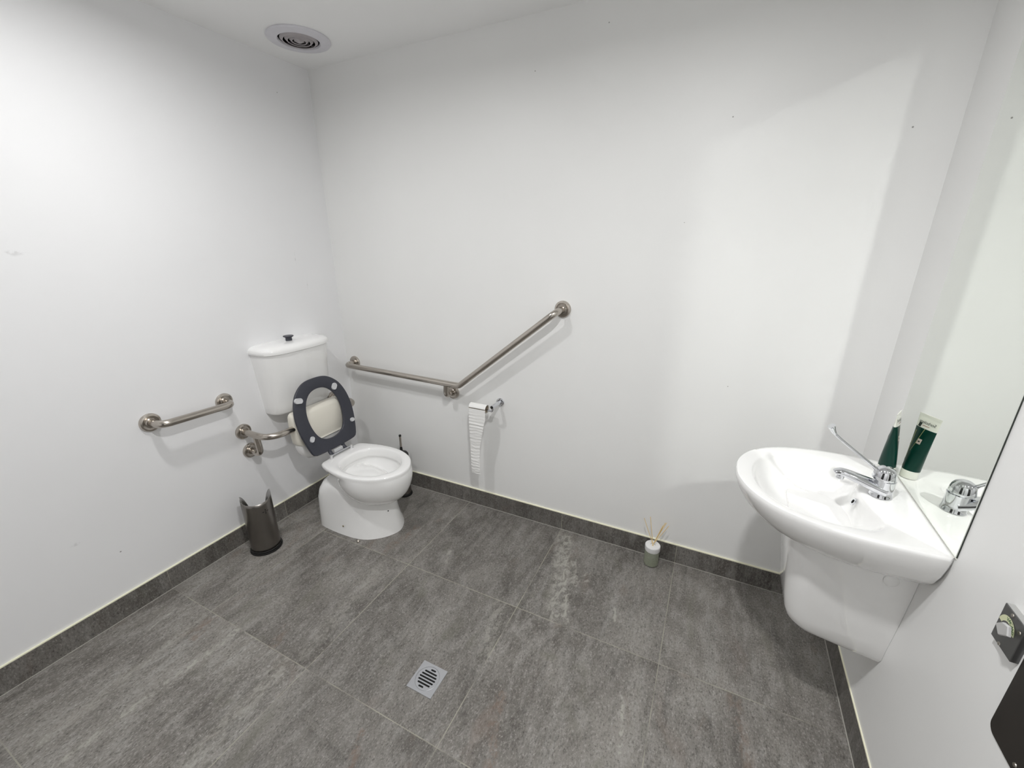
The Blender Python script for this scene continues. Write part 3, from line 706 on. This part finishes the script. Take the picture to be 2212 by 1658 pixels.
# ------------------------------------------------------------------ wash basin
def RB(P): return rw(P)
WX = W+GR-0.0005; YB = -0.488
t = thing('wash_basin', 'white ceramic wall basin with semi pedestal shroud, on the right wall under the mirror', 'wash basin', rw((WX, YB, 0.70)))
outH_ = [(2.246, 0.0), (2.250, 0.05), (2.268, 0.105), (2.298, 0.155), (2.345, 0.200), (2.41, 0.233), (2.48, 0.250), (2.56, 0.257), (2.64, 0.254), (WX-0.012, 0.251), (WX, 0.249)]
up_ = catmull([(x, YB-w, 0) for x, w in outH_][::-1], 6); dn_ = catmull([(x, YB+w, 0) for x, w in outH_], 6)
oloop = [Vector((p.x, p.y)) for p in up_ + dn_[1:]]
bowlH = [(2.296, 0.0), (2.302, 0.06), (2.326, 0.115), (2.368, 0.158), (2.43, 0.185), (2.505, 0.192), (2.565, 0.178), (2.592, 0.145), (2.592, 0.105), (2.578, 0.06), (2.570, 0.0)]
iloop = sym([(x, w*1.03) for x, w in bowlH], YB-0.008)
bcn = (2.46, YB); NB = 128
O_, I_ = by_angle(oloop, bcn, NB), by_angle(iloop, bcn, NB)
ZT = 0.833
def osc(s, z, back=WX):
    out = []
    for p in O_:
        y = YB+(p.y-YB)*s; x = WX+(p.x-WX)*s
        out.append(Vector((x, y, z)))
    return out
def isc(s, z, c=(2.485, YB)):
    return [Vector((c[0]+(p.x-c[0])*s, c[1]+(p.y-c[1])*s, z)) for p in I_]
def ibl(s_, t_, z):
    out = []
    for i_, p in enumerate(isc(s_, z)):
        a_ = 2*pi*i_/NB
        out.append(Vector((p.x*(1-t_)+(2.47+0.150*s_*math.cos(a_))*t_, p.y*(1-t_)+(YB-0.004+0.19*s_*math.sin(a_))*t_, z)))
    return out
def om(k, z): return [Vector((p.x*(1-k)+q.x*k, p.y*(1-k)+q.y*k, z)) for p, q in zip(O_, I_)]
R = [osc(0.40, 0.672), osc(0.55, 0.680), osc(0.68, 0.694), osc(0.79, 0.712), osc(0.88, 0.736), osc(0.945, 0.766), osc(0.982, 0.795), osc(0.998, 0.815), osc(1.0, 0.824), osc(0.997, 0.8305),
     om(0.06, 0.8335), om(0.25, 0.8335), om(0.6, 0.832), om(0.88, 0.8305), om(0.97, 0.8285), *[ibl(a_, b_, c_) for a_, b_, c_ in ((0.985, 0.0, 0.824), (0.962, 0.05, 0.813), (0.93, 0.14, 0.797), (0.885, 0.28, 0.778), (0.82, 0.46, 0.758), (0.74, 0.64, 0.741), (0.64, 0.80, 0.728), (0.52, 0.92, 0.718), (0.38, 1.0, 0.711), (0.24, 1.0, 0.7065), (0.13, 1.0, 0.704), (0.115, 1.0, 0.703))]]
# keep the back edge tight on the wall
for rg in R[1:12]:
    pass
V, F = loft(R)
obj('basin', [RB(v) for v in V], F, M_cer, t, angle=60)
# shroud
def shr(w, xf, z, r):
    out = []; x0 = WX
    prof = [(x0, w), (x0-0.02, w)] + [((xf+r)-r*math.sin(a_), (w-r)+r*math.cos(a_)) for a_ in [pi/2*i/8 for i in range(9)]]
    L = [Vector((x, YB-w_, z)) for x, w_ in prof]; Rr = [Vector((x, YB+w_, z)) for x, w_ in prof[::-1]]
    return L + Rr
R = []
for z, w, xf, r in ((0.735, 0.150, 2.412, 0.07), (0.70, 0.148, 2.412, 0.07), (0.62, 0.142, 2.418, 0.07), (0.54, 0.134, 2.428, 0.065), (0.46, 0.124, 2.440, 0.06), (0.415, 0.117, 2.448, 0.055)):
    R.append(shr(w, xf, z, r))
last = [(0.392, 0.111, 2.456), (0.374, 0.101, 2.470), (0.362, 0.088, 2.492), (0.355, 0.070, 2.520)]
for z, w, xf in last:
    rg = []
    for p in shr(w, xf, z, 0.05):
        k = (p.x-2.45)/(WX-2.45)
        rg.append(Vector((p.x, p.y, p.z-0.035*max(0, k))))
    R.append(rg)
V, F = loft(R)
obj('shroud', [RB(v) for v in V], F, M_cer, t, angle=60, label='white half pedestal under the basin')
sd = (-0.25, -1, 0.05)
obj('fixing_cap', *lathe([(0.0, -0.002), (0.017, 0.0), (0.017, 0.002), (0.012, 0.0045), (0.0, 0.005)], RB((2.645, YB-0.1455, 0.660)), (0, -1, 0.06), n=28), M_cer, t)
of = RB((2.5655, YB+0.004, 0.792))
obj('overflow_ring', *lathe([(0.006, 0.0), (0.0115, 0.0), (0.0120, 0.002), (0.0100, 0.0035), (0.0065, 0.003), (0.006, 0.0)], of, (-1, 0, 0.45), n=32, cap0=False, cap1=False), M_chrome, t)
obj('overflow_hole', *lathe([(0.0, -0.002), (0.0065, -0.001), (0.0065, 0.0015), (0.0, 0.0015)], of, (-1, 0, 0.45), n=24), M_hole, t)
obj('waste', *lathe([(0.0, 0.0), (0.030, 0.0), (0.031, 0.003), (0.026, 0.006), (0.018, 0.004), (0.0, 0.004)], RB((2.472, YB-0.004, 0.7035)), n=40), M_chrome, t)
# silicone bead where basin meets the mirror wall
sb = [RB((WX-0.001, y, ZT+0.0005)) for y in (YB-0.247, YB+0.247)]
obj('sealant', *sweep(sb, 0.0016, n=8), M_tubew, t)

# ------------------------------------------------------------------ tap
tb = RB((2.617, YB+0.0, ZT+0.0003))
t = thing('mixer_tap', 'chrome basin mixer tap with a long care lever, standing on the basin', 'tap', tb)
def TP(dx, dy, z): return RB((2.617+dx, YB+dy, z))
obj('body', *lathe([(0.0, 0.0008), (0.0275, 0.0008), (0.0275, 0.002), (0.0262, 0.004), (0.0252, 0.020), (0.0248, 0.045), (0.0252, 0.052), (0.0, 0.052)], tb, n=48), M_chrome, t)
cap0 = tb+Vector((-0.004, 0, 0.052))
obj('dome', *lathe([(0.0, 0.0), (0.0238, 0.0), (0.0238, 0.002), (0.0275, 0.0035), (0.0278, 0.007), (0.0272, 0.011), (0.0266, 0.016), (0.0246, 0.025), (0.0200, 0.0330), (0.0125, 0.0380), (0.005, 0.0400), (0.0, 0.0402)], cap0, n=48), M_chrome, t)
sppts = [TP(0.004, 0, 0.853), TP(-0.018, 0, 0.859), TP(-0.045, 0, 0.868), TP(-0.075, 0, 0.8775), TP(-0.098, 0, 0.8835), TP(-0.110, 0, 0.8820), TP(-0.1155, 0, 0.877)]
pth = catmull(sppts, 6); nn = len(pth)
rad = []
for i in range(nn):
    s_ = i/(nn-1); rad.append((0.0100*(1-s_)**1.2+0.0085 if s_ < 0.9 else 0.0098*math.sqrt(max(0.02, 1-((s_-0.9)/0.1)**2)), 0.0190*(1-s_)+0.0105 if s_ < 0.9 else 0.0126*math.sqrt(max(0.02, 1-((s_-0.9)/0.1)**2))))
obj('spout', *sweep(pth, rad, n=28, upv=(0, 0, 1)), M_chrome, t, angle=60)
obj('aerator', *lathe([(0.0095, 0.0), (0.0105, -0.004), (0.0105, -0.016), (0.009, -0.018), (0.0, -0.0175)], TP(-0.100, 0, 0.880), (0.12, 0, 1), n=28), M_chrome, t)
lv = [TP(-0.022, 0.0, 0.908), TP(-0.034, 0.0, 0.919), TP(-0.060, 0.004, 0.937), TP(-0.095, 0.010, 0.962), TP(-0.126, 0.014, 0.985), TP(-0.139, 0.016, 0.998), TP(-0.148, 0.017, 1.015)]
pth = catmull(lv, 6); nn = len(pth); rad = []
for i in range(nn):
    s_ = i/(nn-1)
    if s_ < 0.12: r_ = (0.0085-0.03*s_, 0.0085-0.03*s_)
    elif s_ < 0.74: r_ = (0.0044, 0.0044)
    else:
        k = (s_-0.74)/0.26; r_ = (0.0044+0.0060*k**1.3, 0.0044+0.0125*k**1.2)
    rad.append(r_)
obj('lever', *sweep(pth, rad, n=24, upv=(0.6, 0, -0.5)), M_chrome, t, angle=60)
obj('indicator', *lathe([(0.0, 0.0), (0.003, 0.0), (0.003, 0.0012), (0, 0.0012)], cap0+Vector((-0.0235, -0.012, 0.006)), (-1, -0.5, 0.1), n=14), M_ink, t)

# ------------------------------------------------------------------ cream tube
tbse = Vector((2.6615, -0.325, ZT+0.0016)); ttop = Vector((2.6535, -0.318, 1.037)); cr = Vector((0.031, 0.0664, -0.002)).normalized()
tax = (ttop-tbse).normalized(); perp = tax.cross(cr).normalized()
t = thing('cream_tube', 'dark green and white squeeze tube standing on its cap behind the tap', 'tube', tbse)
obj('cap', *lathe([(0.0, 0.0), (0.0205, 0.0), (0.0215, 0.002), (0.0215, 0.021), (0.0200, 0.0225), (0.0, 0.0225)], tbse, tax, n=40), M_tubew, t)
Lt = (ttop-tbse).length
def tube_pt(a_, s_, grow=0.0):
    """surface point of the tube body at angle a_ round it and height fraction s_"""
    k = min(1, max(0, (s_-0.115)/0.885)); e = k**1.25
    A = 0.0218+(0.0365-0.0218)*k; B = 0.0218*(1-e)+0.0009*e
    if s_ > 0.955: B = 0.0016
    return tbse + tax*(Lt*s_) + cr*((A+grow)*math.cos(a_)) + perp*((B+grow)*math.sin(a_))
nr, na = 40, 48; V, F, FM = [], [], []
for j in range(nr+1):
    s_ = 0.105+0.895*j/nr
    for i in range(na): V.append(tube_pt(2*pi*i/na, s_))
for j in range(nr):
    s_ = 0.105+0.895*(j+0.5)/nr
    for i in range(na):
        k = (i+1) % na; F.append((j*na+i, j*na+k, (j+1)*na+k, (j+1)*na+i)); FM.append(0 if (0.13 < s_ < 0.80) else 1)
F.append(tuple(range(na))); FM.append(1); F.append(tuple(range(nr*na, (nr+1)*na))); FM.append(1)
obj('body', V, F, None, t, angle=60, mats=[M_tubeg, M_tubew], fm=FM)
# printing on the face turned to the mirror
face = 1 if perp.x > 0 else -1
def on_tube(u, s_, lift=0.0004, side=face):
    """u along the printed line (reads left to right for someone facing it), s_ height fraction"""
    a_ = math.acos(max(-1, min(1, u))) * side
    return tube_pt(a_, s_, lift)
right_sign = 1 if (Vector((0, 1, 0)).dot(cr) > 0) else -1
def patch(u0, u1, s0, s1, m_, name, side=face, lift=0.0005, n=8, label=None, skew=0.0):
    V, F = [], []
    for j in range(n+1):
        for i in range(n+1):
            s_ = s0+(s1-s0)*j/n; V.append(on_tube((u0+(u1-u0)*i/n)+skew*(j/n), s_, lift, side))
    for j in range(n):
        for i in range(n): F.append((j*(n+1)+i, j*(n+1)+i+1, (j+1)*(n+1)+i+1, (j+1)*(n+1)+i))
    return obj(name, V, F, m_, t, angle=80, label=label)
patch(-0.34, 0.10, 0.56, 0.64, M_pink, 'label_patch', label='small pinkish printed label')
patch(-0.22, -0.02, 0.59, 0.61, M_ink, 'label_mark', lift=0.0008)
patch(0.52, 0.62, 0.30, 0.74, M_leaf, 'print_stroke', skew=0.10)
patch(0.10, 0.17, 0.55, 0.80, M_leaf, 'print_stroke', skew=-0.22)
patch(0.30, 0.36, 0.42, 0.58, M_leaf, 'print_stroke', skew=-0.25)
patch(0.70, 0.92, 0.24, 0.28, M_leaf, 'print_stroke')
patch(0.74, 0.95, 0.50, 0.52, M_leaf, 'print_stroke')
patch(0.45, 0.80, 0.165, 0.185, M_leaf, 'print_stroke')
patch(0.42, 0.72, 0.805, 0.87, M_ink, 'print_stroke', skew=-0.05)
patch(-0.35, 0.30, 0.835, 0.842, M_red, 'print_line')
patch(-0.35, 0.35, 0.56, 0.64, M_pink, 'label_patch', side=-face, label='small pinkish printed label')
patch(-0.20, 0.15, 0.59, 0.61, M_ink, 'label_mark', side=-face, lift=0.0008)
patch(-0.55, 0.55, 0.865, 0.89, M_ink, 'print_line', side=-face) if False else None
def text_mesh(body, size, extrude=0.0):
    cu = bpy.data.curves.new('lettering', 'FONT'); cu.body = body; cu.size = size; cu.align_x = 'CENTER'; cu.align_y = 'CENTER'
    cu.extrude = extrude
    o = bpy.data.objects.new('lettering', cu); C.objects.link(o)
    dg = bpy.context.evaluated_depsgraph_get(); me = bpy.data.meshes.new_from_object(o.evaluated_get(dg))
    bpy.data.objects.remove(o)
    return [v.co.copy() for v in me.vertices], [tuple(p.vertices) for p in me.polygons]
tv, tf = text_mesh('Sorbolene', 0.0125)
V = [on_tube(right_sign*(v.x)/0.034-0.02, 0.885+v.y/Lt, 0.0006) for v in tv]
obj('lettering', V, tf, M_ink, t, smooth=False, label='the word Sorbolene')

# ------------------------------------------------------------------ mirror
yl, yr_, z0, z1 = -0.228, -0.735, 0.8355, 2.13
t = thing('wall_mirror', 'tall frameless wall mirror on the right wall above the basin', 'mirror', rw((W, (yl+yr_)/2, z0)))
V, F = wallbox(W+0.0018, W+GR-0.0003, yr_, yl, z0, z1)
obj('backing', V, F, M_medge, t, smooth=False, label='dark edge of the mirror')
V, F = wallbox(W, W+0.0019, yr_+0.0006, yl-0.0016, z0+0.001, z1-0.001)
obj('glass', V, F, M_mirror, t, smooth=False)

# ------------------------------------------------------------------ lock on the right wall
t = thing('privacy_lock', 'square grey metal privacy lock with thumb turn and VACANT dial, on the right wall', 'lock', rw((W, -0.957, 0.838)))
y0, y1, z0, z1 = -0.996, -0.932, 0.808, 0.886; TH = 0.012; LF = W+GR
V, F = wallbox(LF-TH, LF, y0, y1, z0, z1)
obj('plate', V, F, M_lock, t, smooth=False, bevel=0.0012)
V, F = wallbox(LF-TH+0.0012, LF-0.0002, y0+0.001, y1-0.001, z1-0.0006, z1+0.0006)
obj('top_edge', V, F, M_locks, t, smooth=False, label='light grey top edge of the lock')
def LPt(y, z, d): return rw((LF-TH-d, y, z))
dcy, dcz = -0.958, 0.848
def arc_band(ra_, rb_, a0, a1, d, n=30):
    V = []; F = []
    for i in range(n+1):
        a_ = a0+(a1-a0)*i/n
        for r_ in (ra_, rb_):
            V.append(LPt(dcy-r_*math.cos(a_), dcz+r_*math.sin(a_), d))
    for i in range(n): F.append((2*i, 2*i+1, 2*i+3, 2*i+2))
    return V, F
# angle measured so 0 points away from the corner (-y), pi/2 up
obj('dial', *arc_band(0.0135, 0.0240, 0.05, 3.0, 0.0006), M_dial, t, smooth=False, label='cream arc shaped dial')
obj('dial_hub', *lathe([(0.0135, -0.001), (0.0135, 0.0016), (0.0, 0.0016)], LPt(dcy, dcz, 0), rw((-1, 0, 0))-rw((0, 0, 0)), n=36), M_lock, t)
word = 'VACANT'
for i, ch in enumerate(word):
    tv, tf = text_mesh(ch, 0.0098)
    a_ = 1.75 - i*0.29
    ca, sa = math.cos(a_), math.sin(a_); rr_ = 0.0188
    V = []
    for v in tv:
        # radial direction in the plate: (-cos, sin); tangential clockwise
        tx, tz = sa, ca          # to the right as read along the arc, in (away-from-corner, up) axes
        px_ = rr_*ca + v.y*ca + v.x*sa; pz_ = rr_*sa + v.y*sa - v.x*ca
        V.append(LPt(dcy-px_, dcz+pz_, 0.0011))
    obj('letter', V, tf, M_green, t, smooth=False, label='green letter '+ch)
# thumb turn
tq = [(-0.974, 0.866), (-0.987, 0.881), (-1.003, 0.886), (-1.011, 0.871), (-0.990, 0.854)]
def TT(k, d, g=0.0):
    cy_, cz_ = -0.9925, 0.8715
    return [LPt(cy_+(y-cy_)*k + g*(dcy-cy_), cz_+(z-cz_)*k + g*(dcz-cz_), d) for y, z in tq]
obj('thumb_turn', *loft([TT(0.55, 0.001, 1.0), TT(0.55, 0.006, 0.9), TT(0.80, 0.012, 0.45), TT(0.96, 0.018, 0.12), TT(1.0, 0.021), TT(0.98, 0.024), TT(0.88, 0.0255)]), M_lockl, t, angle=30)
for y, z in ((-0.959, 0.880), (-0.959, 0.812), (-0.988, 0.868)):
    obj('screw', *lathe([(0.0, 0.0), (0.0036, 0.0), (0.0032, 0.0012), (0.0, 0.0015)], LPt(y, z, 0), (-1, 0, 0), n=18), M_screw, t)

# dark plate at the right edge of the frame
t = thing('push_plate', 'dark bronze plate with rounded corner and screws, on the right wall below the lock', 'plate', rw((W, -1.10, 0.80)))
ya, yb, za, zb, cr_ = -1.215, -1.002, 0.656, 1.02, 0.018
pts = []
for cy, cz, a0 in ((yb-cr_, zb-cr_, 0), (ya+cr_, zb-cr_, pi/2), (ya+cr_, za+cr_, pi), (yb-cr_, za+cr_, 3*pi/2)):
    for i in range(7):
        a_ = a0+pi/2*i/6; pts.append((cy+cr_*math.cos(a_), cz+cr_*math.sin(a_)))
cyc, czc = (ya+yb)/2, (za+zb)/2
def PR(d, s): return [rw((LF-d, cyc+(y-cyc)*(1-s/0.1), czc+(z-czc)*(1-s/0.18))) for y, z in pts]
obj('plate', *loft([PR(0.0, 0), PR(0.0015, 0), PR(0.0025, 0.001)]), M_bronze, t, smooth=False)
for y, z in ((-1.071, 0.672), (-1.20, 0.672), (-1.071, 1.005), (-1.20, 1.005)):
    obj('screw', *lathe([(0.0, 0.0), (0.0042, 0.0), (0.0036, 0.0016), (0.0, 0.002)], rw((LF-0.0025, y-0.012 if y > -1.1 else y, z)), (-1, 0, 0), n=18), M_screw, t)
